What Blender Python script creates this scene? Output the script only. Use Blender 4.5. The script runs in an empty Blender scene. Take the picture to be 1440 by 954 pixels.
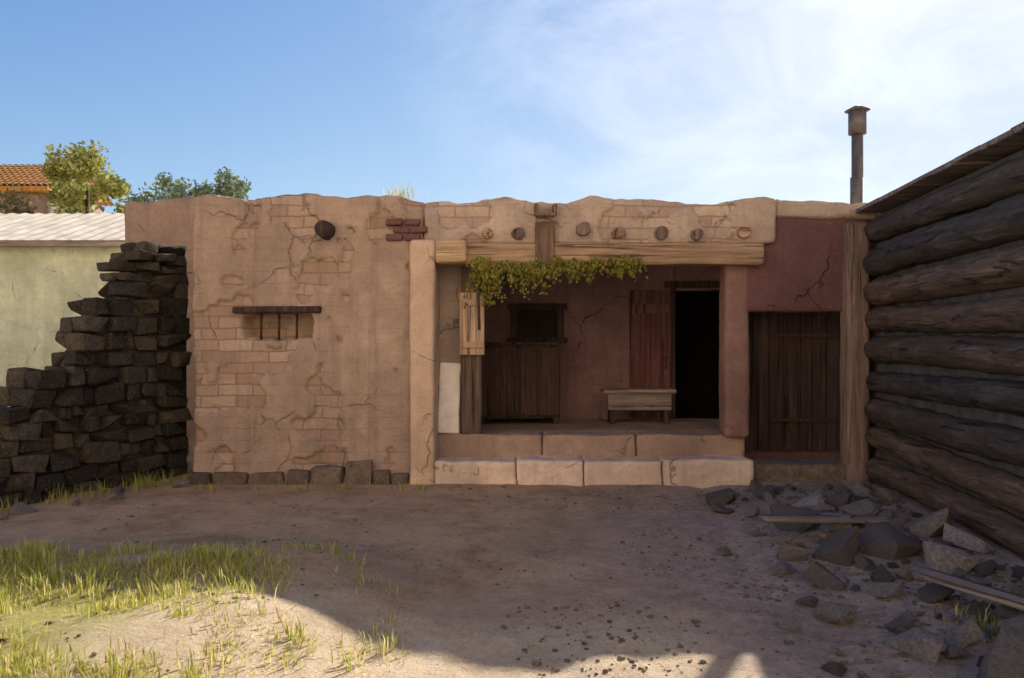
import bpy, bmesh, math, random
from mathutils import Vector, Matrix, noise
random.seed(7)
S = bpy.context.scene; C = S.collection
R = math.radians
SUN_EL, SUN_AZ = R(29.4), R(29)

# ------------------------------------------------------------------ materials
def new_mat(n):
    m = bpy.data.materials.new(n); m.use_nodes = True
    nt = m.node_tree; b = nt.nodes['Principled BSDF']
    b.inputs['Specular IOR Level'].default_value = .2
    return m, nt, b
class N:
    """tiny node helper"""
    def __init__(s, nt): s.nt = nt; s.L = nt.links.new
    def __call__(s, t, **kw):
        n = s.nt.nodes.new(t)
        for k, v in kw.items():
            if k in n.inputs.keys() if hasattr(n.inputs, 'keys') else False: n.inputs[k].default_value = v
            else: setattr(n, k, v)
        return n
    def noise(s, vec, scale, detail=6, rough=.6, dist=0):
        n = s.nt.nodes.new('ShaderNodeTexNoise'); n.inputs['Scale'].default_value = scale
        n.inputs['Detail'].default_value = detail; n.inputs['Roughness'].default_value = rough
        n.inputs['Distortion'].default_value = dist; s.L(vec, n.inputs['Vector']); return n.outputs['Fac']
    def ramp(s, fac, stops):
        n = s.nt.nodes.new('ShaderNodeValToRGB'); e = n.color_ramp.elements
        while len(e) < len(stops): e.new(.5)
        for k, (p, c) in enumerate(stops):
            e[k].position = p; e[k].color = (*c, 1) if len(c) == 3 else c
        s.L(fac, n.inputs['Fac']); return n.outputs['Color']
    def mix(s, fac, a, b, mode='MIX'):
        n = s.nt.nodes.new('ShaderNodeMix'); n.data_type = 'RGBA'; n.blend_type = mode
        for sock, v in ((n.inputs[0], fac), (n.inputs[6], a), (n.inputs[7], b)):
            if isinstance(v, (int, float)): sock.default_value = v
            elif isinstance(v, tuple): sock.default_value = (*v, 1)
            else: s.L(v, sock)
        return n.outputs[2]
    def math(s, op, a, b=0.0):
        n = s.nt.nodes.new('ShaderNodeMath'); n.operation = op
        for sock, v in ((n.inputs[0], a), (n.inputs[1], b)):
            if isinstance(v, (int, float)): sock.default_value = v
            else: s.L(v, sock)
        return n.outputs[0]
    def bump(s, h, strength, dist, prev=None):
        n = s.nt.nodes.new('ShaderNodeBump'); n.inputs['Strength'].default_value = strength
        n.inputs['Distance'].default_value = dist; s.L(h, n.inputs['Height'])
        if prev: s.L(prev, n.inputs['Normal'])
        return n.outputs['Normal']
    def mapping(s, vec, sc=(1,1,1), rot=(0,0,0)):
        n = s.nt.nodes.new('ShaderNodeMapping'); n.inputs['Scale'].default_value = sc; n.inputs['Rotation'].default_value = rot
        s.L(vec, n.inputs['Vector']); return n.outputs[0]
def coords(nt, kind='Object'):
    return nt.nodes.new('ShaderNodeTexCoord').outputs[kind]
def g(c, k): return tuple(min(1, v*k) for v in c)

def adobe(name, c, brick=.5, stain=.5, bare=False, crack=.6):
    m, nt, b = new_mat(name); n = N(nt); v = coords(nt)
    big = n.noise(v, .9, 5, .62); mid = n.noise(v, 4, 8, .65); fine = n.noise(v, 38, 6, .7)
    col = n.ramp(big, [(.3, g(c, .74)), (.5, c), (.7, (min(1, c[0]*1.22), min(1, c[1]*1.24), min(1, c[2]*1.22)))])
    col = n.mix(n.ramp(mid, [(.38, (0,0,0)), (.62, (1,1,1))]), n.mix(.75, col, g(c, .62), 'MIX') if False else n.mix(.4, col, g(c, .55)), col)
    # mud bricks (x, z plane) showing where the render has washed off
    wob = n.noise(v, 2.5, 3); add = nt.nodes.new('ShaderNodeVectorMath'); add.operation = 'ADD'
    comb = nt.nodes.new('ShaderNodeCombineXYZ'); n.L(n.math('MULTIPLY', wob, .10), comb.inputs[0]); n.L(n.math('MULTIPLY', wob, .07), comb.inputs[1])
    sep = nt.nodes.new('ShaderNodeSeparateXYZ'); n.L(v, sep.inputs[0])
    c2 = nt.nodes.new('ShaderNodeCombineXYZ'); n.L(n.math('ADD', sep.outputs[0], sep.outputs[1]), c2.inputs[0]); n.L(sep.outputs[2], c2.inputs[1])
    n.L(c2.outputs[0], add.inputs[0]); n.L(comb.outputs[0], add.inputs[1])
    br = nt.nodes.new('ShaderNodeTexBrick'); n.L(add.outputs[0], br.inputs['Vector'])
    br.inputs['Scale'].default_value = 1; br.inputs['Brick Width'].default_value = .38; br.inputs['Row Height'].default_value = .125
    br.inputs['Mortar Size'].default_value = .012; br.inputs['Mortar Smooth'].default_value = .6
    br.inputs['Color1'].default_value = (*g(c, 1.12), 1); br.inputs['Color2'].default_value = (c[0]*.78, c[1]*.7, c[2]*.66, 1)
    br.inputs['Mortar'].default_value = (*g(c, .6), 1)
    mask = n.ramp(n.noise(v, 1.15, 6, .6, .4), [(.47, (0,0,0)), (.58, (1,1,1))])
    if bare:
        at = nt.nodes.new('ShaderNodeAttribute'); at.attribute_name = 'bare'
        mask = n.ramp(n.math('ADD', at.outputs['Fac'], n.math('MULTIPLY', n.math('SUBTRACT', n.noise(v, 14, 5, .7), .5), .9)), [(.42, (0,0,0)), (.56, (1,1,1))])
    mask = n.math('MULTIPLY', mask, brick)
    col = n.mix(mask, col, br.outputs['Color'])
    # rain streaks: noise stretched down the wall
    st = n.noise(n.mapping(v, (3.2, 3.2, .22)), 2.2, 5, .6)
    col = n.mix(n.math('MULTIPLY', n.ramp(st, [(.52, (0,0,0)), (.72, (1,1,1))]), stain), col, g(c, .5))
    col = n.mix(n.math('MULTIPLY', n.ramp(fine, [(.35, (1,1,1)), (.5, (0,0,0))]), .35), col, g(c, .5))
    # grime blotches, chips, straw flecks and hairline cracks
    gr_ = n.ramp(n.noise(v, 2.1, 9, .72, .8), [(.50, (0,0,0)), (.63, (1,1,1))])
    col = n.mix(n.math('MULTIPLY', gr_, .34), col, (c[0]*.52, c[1]*.55, c[2]*.60))
    pale = n.ramp(n.noise(v, 5.5, 9, .75, .5), [(.60, (0,0,0)), (.68, (1,1,1))])
    col = n.mix(n.math('MULTIPLY', pale, .30), col, (min(.8, c[0]*1.45), min(.75, c[1]*1.5), min(.7, c[2]*1.55)))
    stw = n.ramp(n.noise(n.mapping(v, (22, 22, 90), (0, .5, .3)), 1.0, 3, .5), [(.68, (0,0,0)), (.73, (1,1,1))])
    col = n.mix(n.math('MULTIPLY', stw, .4), col, (.60, .47, .30))
    wv = nt.nodes.new('ShaderNodeVectorMath'); wv.operation = 'MULTIPLY_ADD'
    nz = nt.nodes.new('ShaderNodeTexNoise'); nz.inputs['Scale'].default_value = 2.2; nz.inputs['Detail'].default_value = 7; n.L(v, nz.inputs['Vector'])
    n.L(nz.outputs['Color'], wv.inputs[0]); wv.inputs[1].default_value = (.55,.55,.55); n.L(v, wv.inputs[2])
    vo = nt.nodes.new('ShaderNodeTexVoronoi'); vo.feature = 'DISTANCE_TO_EDGE'; vo.inputs['Scale'].default_value = .95; n.L(wv.outputs[0], vo.inputs['Vector'])
    ck = n.ramp(vo.outputs['Distance'], [(.0, (1,1,1)), (.009, (0,0,0))])
    ck = n.math('MULTIPLY', n.math('MULTIPLY', ck, n.ramp(n.noise(v, 1.3, 4), [(.48, (0,0,0)), (.56, (1,1,1))])), crack)
    col = n.mix(ck, col, g(c, .22))
    n.L(col, b.inputs['Base Color']); b.inputs['Roughness'].default_value = .95
    nb = n.bump(br.outputs['Fac'], .35*brick, -.02); nb = n.bump(mid, .6, .05, nb); nb = n.bump(fine, .6, .014, nb); nb = n.bump(ck, .8, -.03, nb); nb = n.bump(mask, .5, -.02, nb)
    n.L(nb, b.inputs['Normal']); return m

def stone_mat(name, c, c2, scale=3):
    m, nt, b = new_mat(name); n = N(nt); v = coords(nt, 'Object')
    info = nt.nodes.new('ShaderNodeNewGeometry')
    isl = info.outputs['Random Per Island']
    oi = nt.nodes.new('ShaderNodeObjectInfo'); isl = n.math('FRACT', n.math('ADD', isl, n.math('MULTIPLY', oi.outputs['Random'], 7.31)))
    col = n.ramp(isl, [(0, g(c, .6)), (.35, c), (.7, c2), (1, g(c2, 1.35))])
    f = n.noise(v, scale*4, 8, .7); f2 = n.noise(v, scale*16, 5, .7)
    col = n.mix(n.ramp(f, [(.38, (1,1,1)), (.6, (0,0,0))]), col, n.mix(.6, col, g(c, .4)))
    col = n.mix(n.math('MULTIPLY', n.ramp(f2, [(.56, (0,0,0)), (.68, (1,1,1))]), .45), col, (.26,.25,.20))
    n.L(col, b.inputs['Base Color']); b.inputs['Roughness'].default_value = .92
    n.L(n.bump(f2, .5, .01, n.bump(f, .7, .04)), b.inputs['Normal']); return m

def wood_mat(name, c, c2, axis='X', sc=1.0, objrand=True, t0=(.84,.84,.86), t1=(1.12,1.04,.97)):
    m, nt, b = new_mat(name); n = N(nt); v = coords(nt)
    s = {'X': (.5, 9, 9), 'Y': (9, .5, 9), 'Z': (9, 9, .5)}[axis]
    info = nt.nodes.new('ShaderNodeObjectInfo')
    off = nt.nodes.new('ShaderNodeVectorMath'); off.operation = 'ADD'
    cc = nt.nodes.new('ShaderNodeCombineXYZ'); n.L(n.math('MULTIPLY', info.outputs['Random'], 31.0), cc.inputs[0]); n.L(n.math('MULTIPLY', info.outputs['Random'], 17.0), cc.inputs[2])
    n.L(v, off.inputs[0]); n.L(cc.outputs[0], off.inputs[1])
    w = n.noise(n.mapping(off.outputs[0], tuple(k*sc for k in s)), 1.6, 8, .65, .6)
    big = n.noise(off.outputs[0], 1.4, 4)
    fg = n.noise(n.mapping(off.outputs[0], tuple(k*sc*3.6 for k in s)), 1.6, 9, .75, .4)
    ckk = n.ramp(n.noise(n.mapping(off.outputs[0], tuple(k*sc*(1.5 if k > 1 else .9) for k in s)), 1.3, 5, .6, .9), [(.33, (1,1,1)), (.41, (0,0,0))])
    col = n.ramp(w, [(.3, g(c, .45)), (.5, c), (.68, c2)])
    col = n.mix(n.ramp(big, [(.35, (1,1,1)), (.62, (0,0,0))]), col, n.mix(.5, col, g(c, .5)))
    col = n.mix(n.ramp(fg, [(.34, (.75,.75,.75)), (.56, (0,0,0))]), col, g(c, .38)); col = n.mix(n.math('MULTIPLY', ckk, .8), col, g(c, .18))
    if objrand: col = n.mix(info.outputs['Random'], n.mix(1.0, col, t0, 'MULTIPLY'), n.mix(1.0, col, t1, 'MULTIPLY'))
    n.L(col, b.inputs['Base Color']); b.inputs['Roughness'].default_value = .85
    n.L(n.bump(ckk, .8, -.03, n.bump(fg, .7, .01, n.bump(w, .6, .015))), b.inputs['Normal']); return m

def leaf_mat(name, c, c2, dead=None):
    m, nt, b = new_mat(name); n = N(nt)
    info = nt.nodes.new('ShaderNodeNewGeometry')
    col = n.ramp(info.outputs['Random Per Island'], [(0, g(c, .6)), (.45, c), (.75, c2), (1, dead or c2)])
    n.L(col, b.inputs['Base Color']); b.inputs['Roughness'].default_value = .7
    tr = nt.nodes.new('ShaderNodeBsdfTranslucent'); n.L(col, tr.inputs['Color'])
    mx = nt.nodes.new('ShaderNodeMixShader'); mx.inputs[0].default_value = .45
    n.L(b.outputs[0], mx.inputs[1]); n.L(tr.outputs[0], mx.inputs[2])
    n.L(mx.outputs[0], nt.nodes['Material Output'].inputs['Surface']); return m

def plain(name, c, r=.8, metal=0, sc=6, var=.3):
    m, nt, b = new_mat(name); n = N(nt); v = coords(nt)
    f = n.noise(v, sc, 8, .65)
    n.L(n.ramp(f, [(.3, g(c, 1-var)), (.7, g(c, 1+var*.6))]), b.inputs['Base Color'])
    b.inputs['Roughness'].default_value = r; b.inputs['Metallic'].default_value = metal
    n.L(n.bump(f, .3, .01), b.inputs['Normal']); return m

M_WALL  = adobe('brown_earth_render', (.415, .31, .255), .95, .6, True, .5)
M_PIL   = adobe('tan_corner_painted_light', (.69, .51, .39), .15, .25)  # paler than the wall: light caught by the corner is put into the colour
M_JAMB  = adobe('grey_jamb_render', (.42, .33, .29), .2, .4)
M_LINT  = adobe('pale_parapet_render', (.50, .395, .33), .95, .5, True, .5)
M_RED   = adobe('dark_red_render', (.175, .092, .095), .3, .5)
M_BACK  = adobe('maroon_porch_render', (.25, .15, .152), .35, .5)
M_REAR  = adobe('mauve_rear_render', (.34, .25, .21), .4, .5)
M_SILL  = adobe('pale_threshold_stone', (.80, .63, .53), .0, .4)
M_STEP  = adobe('brown_step_stone', (.42, .30, .24), .0, .3)
M_FLOOR = adobe('trodden_floor', (.34, .24, .19), 0, .3)
M_PALE  = adobe('pale_olive_limewash', (.52, .58, .46), .0, .30)
M_DARKST= stone_mat('dark_rubble_stone', (.045,.039,.034), (.080,.066,.053))
M_FOOT  = stone_mat('footing_stone', (.15,.115,.10), (.20,.155,.125))
M_PEB   = stone_mat('earth_pebble', (.32,.245,.19), (.44,.36,.29), 12)
M_ROCK  = stone_mat('loose_stone', (.22,.20,.20), (.33,.305,.305))
M_LOG   = wood_mat('weathered_log', (.15,.125,.105), (.27,.232,.20), 'Y', 1.0, True, (.36,.44,.58), (1.18,.98,.82))
M_POST  = wood_mat('brown_post', (.22,.15,.12), (.34,.24,.19), 'Z')
M_BPOST = wood_mat('grey_brown_post', (.27,.205,.185), (.38,.30,.27), 'Z')
M_BEAM  = wood_mat('weathered_beam', (.50,.35,.24), (.68,.52,.37), 'X')
M_CORB  = wood_mat('pale_corbel_painted_light', (.62,.47,.30), (.74,.58,.39), 'X')  # pale wood colour stands in for a patch of light on the corbel
M_DOOR  = wood_mat('maroon_door', (.18,.082,.082), (.24,.112,.108), 'Z')
M_DKWD  = wood_mat('dark_wood', (.075,.048,.044), (.125,.085,.073), 'Z')
M_GREYWD= wood_mat('grey_board', (.30,.255,.24), (.44,.38,.36), 'X')
M_TAN   = wood_mat('tan_shutter', (.62,.47,.36), (.74,.59,.47), 'Z')
M_SLAB  = plain('pale_limestone', (.86,.82,.77), .9, 0, 7, .2)
M_PIPE  = plain('dull_stovepipe', (.17,.155,.155), .6, .55, 9, .5)
M_IRON  = plain('rusty_iron', (.07,.04,.03), .7, .4, 30, .4)
M_SHEET = plain('cream_roof_sheet', (.72,.64,.50), .7, 0, 2.5, .32)
M_TILE  = plain('orange_tile', (.50,.235,.06), .9, 0, 5, .4)
M_EARTH = adobe('flat_roof_earth', (.36,.28,.21), 0, .1)
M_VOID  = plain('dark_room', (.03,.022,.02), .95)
M_LEAF_Y= leaf_mat('yellow_green_leaf', (.30,.32,.09), (.48,.46,.16))
M_LEAF_B= leaf_mat('olive_brown_leaf', (.22,.19,.09), (.32,.27,.14))
M_LEAF_F= leaf_mat('far_leaf', (.20,.25,.15), (.32,.36,.20))
M_VINE  = leaf_mat('vine_leaf', (.26,.27,.045), (.40,.38,.08), (.36,.24,.10))
M_GRASS = leaf_mat('dry_grass', (.40,.43,.07), (.62,.55,.18), (.72,.58,.36))
M_BARK  = wood_mat('bark', (.10,.075,.055), (.17,.13,.10), 'Z', .6)

# ------------------------------------------------------------------ object helpers
def link(name, bm, m, parent=None, smooth=False):
    me = bpy.data.meshes.new(name); bm.to_mesh(me); bm.free()
    if smooth:
        for p in me.polygons: p.use_smooth = True
    o = bpy.data.objects.new(name, me); C.objects.link(o)
    for k in (m if isinstance(m, list) else [m]): me.materials.append(k)
    if parent: o.parent = parent; o.matrix_parent_inverse = parent.matrix_world.inverted()
    return o
def thing(name, label, cat, loc=(0,0,0), group=None):
    o = bpy.data.objects.new(name, None); C.objects.link(o); o.location = loc
    o.matrix_world = Matrix.Translation(loc); o.empty_display_size = .2
    o['label'] = label; o['category'] = cat
    if group: o['group'] = group
    return o
def tag(o, label, cat, group=None):
    o['label'] = label; o['category'] = cat
    if group: o['group'] = group
    return o
def fbm(p, f, o=3):
    return noise.fractal(p*f, 1.0, 2.0, o)
def rough_bm(x0,x1,y0,y1,z0,z1, res=.05, r=.04, amp=.012, freq=2.2, fine=.004, top=0., fn=None, bm=None):
    """box with rounded, worn edges and an uneven skin"""
    own = bm is None
    if own: bm = bmesh.new()
    lo, hi = Vector((x0,y0,z0)), Vector((x1,y1,z1)); d = hi-lo
    r = min(r, .49*min(d)); n = [max(2, min(190, int(round(k/res)))) for k in d]
    cache = {}
    ilo, ihi = lo+Vector((r,r,r)), hi-Vector((r,r,r))
    def vert(i,j,k):
        key = (i,j,k)
        if key in cache: return cache[key]
        p = Vector((lo[0]+d[0]*i/n[0], lo[1]+d[1]*j/n[1], lo[2]+d[2]*k/n[2]))
        q = Vector([max(ilo[a], min(ihi[a], p[a])) for a in range(3)])
        w = p-q
        if w.length > 1e-6: p = q + w.normalized()*r
        if top and k > 0:
            t = (p.z-z0)/(z1-z0); p.z -= top*max(0, t)**3*(0.5+fbm(Vector((p.x,p.y*.3,3.1)), 1.6, 4)*.9)
        off = noise.noise_vector(p*freq)*amp + noise.noise_vector(p*freq*5.3)*fine
        p = p + off
        if fn: p = fn(p)
        cache[key] = bm.verts.new(p); return cache[key]
    for a,b,c in ((0,1,2),(1,2,0),(2,0,1)):
        for side in (0, n[c]):
            for i in range(n[a]):
                for j in range(n[b]):
                    f = []
                    for ii,jj in ((i,j),(i+1,j),(i+1,j+1),(i,j+1)):
                        ix = [0,0,0]; ix[a]=ii; ix[b]=jj; ix[c]=side; f.append(vert(*ix))
                    if side == 0: f.reverse()
                    bm.faces.new(f)
    return bm
def flake(o, seed=0, depth=.036, thr=.10):
    # render fallen off in patches: sink those patches and record where they are
    at = o.data.attributes.new('bare', 'FLOAT', 'POINT')
    for i, v_ in enumerate(o.data.vertices):
        p = v_.co; q = Vector((p.x, p.y*.2+seed, p.z))
        f = fbm(q, 1.05, 5)+.55*fbm(q+Vector((9,0,3)), 3.1, 3)
        b_ = sm(thr, thr+.10, f); at.data[i].value = b_
        if p.y < 9.0: v_.co.y += depth*b_
    return o
def sm(a, b, x):
    t = max(0, min(1, (x-a)/(b-a))); return t*t*(3-2*t)
def block(name, dims, m, parent=None, **kw):
    return link(name, rough_bm(*dims, **kw), m, parent, smooth=True)
def tube_bm(bm, pts, rads, seg=10, wob=0., cap=True):
    rings = []
    for k,(p,r) in enumerate(zip(pts, rads)):
        p = Vector(p); a = Vector(pts[max(0,k-1)]); b = Vector(pts[min(len(pts)-1,k+1)])
        t = (b-a).normalized(); u = t.orthogonal().normalized() if abs(t.z) > .95 else t.cross(Vector((0,0,1))).normalized()
        v = t.cross(u)
        rg = []
        for s in range(seg):
            an = 2*math.pi*s/seg; q = u*math.cos(an)+v*math.sin(an)
            rr = r*(1+wob*noise.noise(Vector((q.x*1.3+k*.35, q.y*1.3, q.z*1.3+p.x*.7+p.y*.3))))
            rg.append(bm.verts.new(p+q*rr))
        rings.append(rg)
    for a,b in zip(rings, rings[1:]):
        for s in range(seg): bm.faces.new((a[s], a[(s+1)%seg], b[(s+1)%seg], b[s]))
    if cap:
        bm.faces.new(list(reversed(rings[0]))); bm.faces.new(rings[-1])
    return bm
def bar(bm, x0,x1,y0,y1,z0,z1, mtx=None, bev=.006):
    t = bmesh.new(); bmesh.ops.create_cube(t, size=1)
    for v in t.verts: v.co = Vector((v.co.x*(x1-x0), v.co.y*(y1-y0), v.co.z*(z1-z0)))
    if bev: bmesh.ops.bevel(t, geom=t.edges[:], offset=bev, segments=2, affect='EDGES')
    ce = Vector(((x0+x1)/2,(y0+y1)/2,(z0+z1)/2))
    mp = {}
    for v in t.verts:
        co = v.co+ce
        if mtx: co = mtx @ co
        mp[v] = bm.verts.new(co)
    for f in t.faces: bm.faces.new([mp[v] for v in f.verts])
    t.free(); return bm
def stone_bm(bm, c, d, rot=None, seed=0, sub=2, k=.55, amp=.12):
    t = bmesh.new(); bmesh.ops.create_icosphere(t, subdivisions=sub, radius=1)
    mp = {}; sv = Vector((seed*3.7, seed*1.3, seed*5.1))
    for v in t.verts:
        p = v.co.copy(); q = Vector([math.copysign(abs(a)**k, a) for a in p])
        q = q*(1+amp*noise.noise(p*1.5+sv)+amp*.5*noise.noise(p*3.7+sv))
        q = Vector((q.x*d[0]/2, q.y*d[1]/2, q.z*d[2]/2))
        if rot: q = rot @ q
        mp[v] = bm.verts.new(q+Vector(c))
    for f in t.faces: bm.faces.new([mp[v] for v in f.verts])
    t.free(); return bm

def rock_bm(bm, c, d, rot=None, np_=16, boxy=.5, bev=.05, jit=.78):
    t = bmesh.new(); pts = []
    for sx in (-1,1):
        for sy in (-1,1):
            for sz in (-1,1):
                if random.random() < boxy: pts.append(Vector((sx*random.uniform(jit,1), sy*random.uniform(jit,1), sz*random.uniform(jit,1))))
    while len(pts) < np_:
        q = Vector((random.gauss(0,1), random.gauss(0,1), random.gauss(0,1))).normalized(); m_ = max(abs(k) for k in q)
        pts.append(q*(random.uniform(.85,1.0)*(1/m_)**.55))
    vs = [t.verts.new(p) for p in pts]; r_ = bmesh.ops.convex_hull(t, input=vs)
    bmesh.ops.delete(t, geom=list({e for e in r_['geom_interior']+r_['geom_unused'] if isinstance(e, bmesh.types.BMVert)}), context='VERTS')
    bmesh.ops.dissolve_limit(t, angle_limit=.22, verts=t.verts[:], edges=t.edges[:])
    bmesh.ops.bevel(t, geom=t.edges[:], offset=bev, segments=1, affect='EDGES', profile=.6)
    bmesh.ops.triangulate(t, faces=t.faces[:]); bmesh.ops.subdivide_edges(t, edges=t.edges[:], cuts=1, use_grid_fill=True)
    sv = Vector((random.random()*50, random.random()*50, 0)); mp = {}
    for v in t.verts:
        p = v.co*(1+.05*noise.noise(v.co*2.3+sv)+.03*noise.noise(v.co*6+sv)); p = Vector((p.x*d[0]/2, p.y*d[1]/2, p.z*d[2]/2))
        if rot: p = rot @ p
        mp[v] = bm.verts.new(p+Vector(c))
    for f in t.faces: bm.faces.new([mp[v] for v in f.verts])
    t.free(); return bm

# ------------------------------------------------------------------ ground: one sheet to the horizon
def sm(a, b, x):
    t = max(0, min(1, (x-a)/(b-a))); return t*t*(3-2*t)
def gz(x, y):
    z = .275*sm(-.55, -1.7, x - .18*math.sin(y*1.7))*sm(6.6, 4.6, y)
    z += .05*sm(2.0, 3.2, x)*sm(8.6, 7.5, y)
    z += .018*fbm(Vector((x, y, 0)), .9, 4)+0.010*fbm(Vector((x, y, 5)), 4.5, 4) - .022*math.exp(-((x-.25-.09*(y-4)-.12*math.sin(y*.8))/.11)**2) - .022*math.exp(-((x-1.62-.09*(y-4)-.12*math.sin(y*.8))/.11)**2) + .07*fbm(Vector((x, y, 8)), .8, 3)*sm(-.3, -1.4, x)*sm(6.6, 4.6, y) if -8 < x < 8 and y < 14 else 0
    far = max(0, math.hypot(x, y-8)-11)
    z += far*.028 if far < 260 else 260*.028
    z += 25*sm(-2.0, -22, y)+.4*noise.noise(Vector((x*.3, y*.3, 9)))*sm(-2.5, -6, y)      # unseen sandy slope, added behind the camera to bounce warm light into the shade
    z += .5*noise.noise(Vector((x*.05, y*.05, 2)))*sm(14, 60, math.hypot(x, y))
    return z
def axis(lo, hi, a, b, st):
    v = []; x = a
    while x <= b: v.append(x); x += st
    s = st; x = b
    while x < hi: s *= 1.22; x += s; v.append(x)
    s = st; x = a
    while x > lo: s *= 1.22; x -= s; v.insert(0, x)
    return v
gx, gy = axis(-600, 600, -5.2, 4.2, .045), axis(-400, 900, 2.6, 9.6, .045)
bm = bmesh.new(); grid = [[bm.verts.new((x, y, gz(x, y))) for x in gx] for y in gy]
for a, b in zip(grid, grid[1:]):
    for i in range(len(gx)-1): bm.faces.new((a[i], a[i+1], b[i+1], b[i]))
m, nt, b = new_mat('yard_earth'); n = N(nt); v = coords(nt)
dirt = n.ramp(n.noise(v, 1.5, 12, .74, .4), [(.36, (.46,.30,.18)), (.5, (.66,.455,.29)), (.72, (.76,.57,.39))])
grav = n.ramp(n.noise(v, 9, 8, .75), [(.3, (.30,.24,.21)), (.52, (.52,.425,.38)), (.72, (.68,.58,.52))])
sand = n.ramp(n.noise(v, 3, 8, .7), [(.3, (.72,.55,.37)), (.7, (.88,.73,.54))])
turf = n.ramp(n.noise(v, 5, 8, .7), [(.3, (.38,.35,.09)), (.7, (.62,.53,.22))])
sep = nt.nodes.new('ShaderNodeSeparateXYZ'); n.L(v, sep.inputs[0]); X, Y = sep.outputs[0], sep.outputs[1]
wob = n.math('MULTIPLY', n.math('SUBTRACT', n.noise(v, .8, 6, .65), .5), 2.6)
def band(s, a, b_):
    t = nt.nodes.new('ShaderNodeMapRange'); t.interpolation_type = 'SMOOTHSTEP'
    t.inputs['From Min'].default_value = a; t.inputs['From Max'].default_value = b_; n.L(s, t.inputs['Value']); return t.outputs[0]
col = n.mix(band(n.math('ADD', n.math('SUBTRACT', X, n.math('MULTIPLY', Y, .22)), wob), -1.9, 1.0), dirt, grav)        # gravel of the drive; its grey also paints in cooler light towards the right
sandm = n.math('MULTIPLY', band(n.math('ADD', Y, n.math('MULTIPLY', wob, .25)), 4.7, 4.15), band(n.math('ADD', X, n.math('MULTIPLY', wob, .3)), 1.5, .6))
col = n.mix(sandm, col, sand)
turfm = n.math('MULTIPLY', band(n.math('ADD', X, wob), -1.0, -2.3), band(n.math('ADD', Y, n.math('MULTIPLY', wob, .3)), 4.95, 4.2))
turfm = n.math('MULTIPLY', turfm, band(Y, 1.0, 2.6))
col = n.mix(band(Y, 2.6, 1.2), col, sand)  # bright sand laid over the unseen ground behind the camera for bounce light
col = n.mix(turfm, col, turf)
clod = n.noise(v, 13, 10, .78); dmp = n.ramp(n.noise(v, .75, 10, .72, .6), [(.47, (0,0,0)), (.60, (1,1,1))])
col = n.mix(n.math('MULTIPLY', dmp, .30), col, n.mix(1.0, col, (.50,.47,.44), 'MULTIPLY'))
col = n.mix(n.ramp(clod, [(.36, (.38,.38,.38)), (.5, (0,0,0))]), col, n.mix(1.0, col, (.5,.47,.45), 'MULTIPLY'))
g1 = n.noise(v, 48, 6, .8); g2 = n.noise(v, 120, 4, .75)
col = n.mix(n.ramp(g1, [(.36, (.7,.7,.7)), (.47, (0,0,0))]), col, n.mix(1.0, col, (.58,.55,.52), 'MULTIPLY'))
col = n.mix(n.ramp(g2, [(.55, (0,0,0)), (.66, (.7,.7,.7))]), col, n.mix(1.0, col, (1.5,1.5,1.5), 'MULTIPLY'))
farm_ = band(Y, 13, 18)
col = n.mix(farm_, col, turf)
peb = nt.nodes.new('ShaderNodeTexVoronoi'); peb.inputs['Scale'].default_value = 26; n.L(v, peb.inputs['Vector'])
pm = n.ramp(peb.outputs['Distance'], [(.22, (1,1,1)), (.40, (0,0,0))])
pr = n.ramp(n.noise(v, 2.2, 4), [(.48, (0,0,0)), (.6, (1,1,1))])
pm = n.math('MULTIPLY', pm, pr)
col = n.mix(n.math('MULTIPLY', pm, .55), col, n.mix(.6, n.mix(1.0, col, (1.35,1.35,1.4), 'MULTIPLY'), peb.outputs['Color'], 'SOFT_LIGHT'))
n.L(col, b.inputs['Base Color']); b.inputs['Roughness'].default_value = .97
nb = n.bump(n.noise(v, 7, 8, .7), .7, .06); nb = n.bump(clod, .8, .045, nb); nb = n.bump(pm, .7, .02, nb); nb = n.bump(g1, .9, .02, nb)
n.L(nb, b.inputs['Normal'])
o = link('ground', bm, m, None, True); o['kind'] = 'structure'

# ------------------------------------------------------------------ the earth house
H = thing('earth_house', 'long flat-roofed brown earth house with a dark recessed porch', 'house', (0, 8.7, 0))
def niche(p):
    # weathered slot sunk into the left wall
    if p.y < 8.9:
        dx = min(p.x+3.0, -2.22-p.x); dz = min(p.z-1.60, 1.90-p.z)
        e = min(dx, dz)+.02*noise.noise(p*9)
        if e > 0: p.y += .30*min(1, e/.035)
        if -2.2 < p.x < -1.92 and 2.70 < p.z < 2.93:
            pass
    return p
def crumble(p):
    p = niche(p)
    return p
flake(block('front_wall', (-3.56, -.99, 8.70, 9.30, -.1, 3.24), M_WALL, H, res=.024, r=.05, amp=.026, freq=1.6, fine=.008, top=.12, fn=crumble), 2.0)
# rear wall that runs on to the left behind the ruined wall
block('rear_wall', (-5.45, -3.50, 11.0, 11.5, -.1, 3.62), M_REAR, H, res=.08, r=.05, amp=.03, freq=1.2, top=.14)
block('side_wall', (-3.52, -3.06, 9.31, 11.4, -.1, 3.15), M_REAR, H, res=.1, amp=.02, top=.1)
# stone footing of the left wall
bm = bmesh.new(); x = -3.58
while x < -1.14:
    w = random.uniform(.18, .42); w = min(w, -1.12-x+.02)
    h = random.uniform(.16, .34)
    rock_bm(bm, (x+w/2, 8.72, h/2-.05), (w*1.02, .24, h), Matrix.Rotation(random.uniform(-.12,.12), 3, 'Y'), 11, 1.0, .10); x += w
link('footing', bm, M_FOOT, H)
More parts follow.
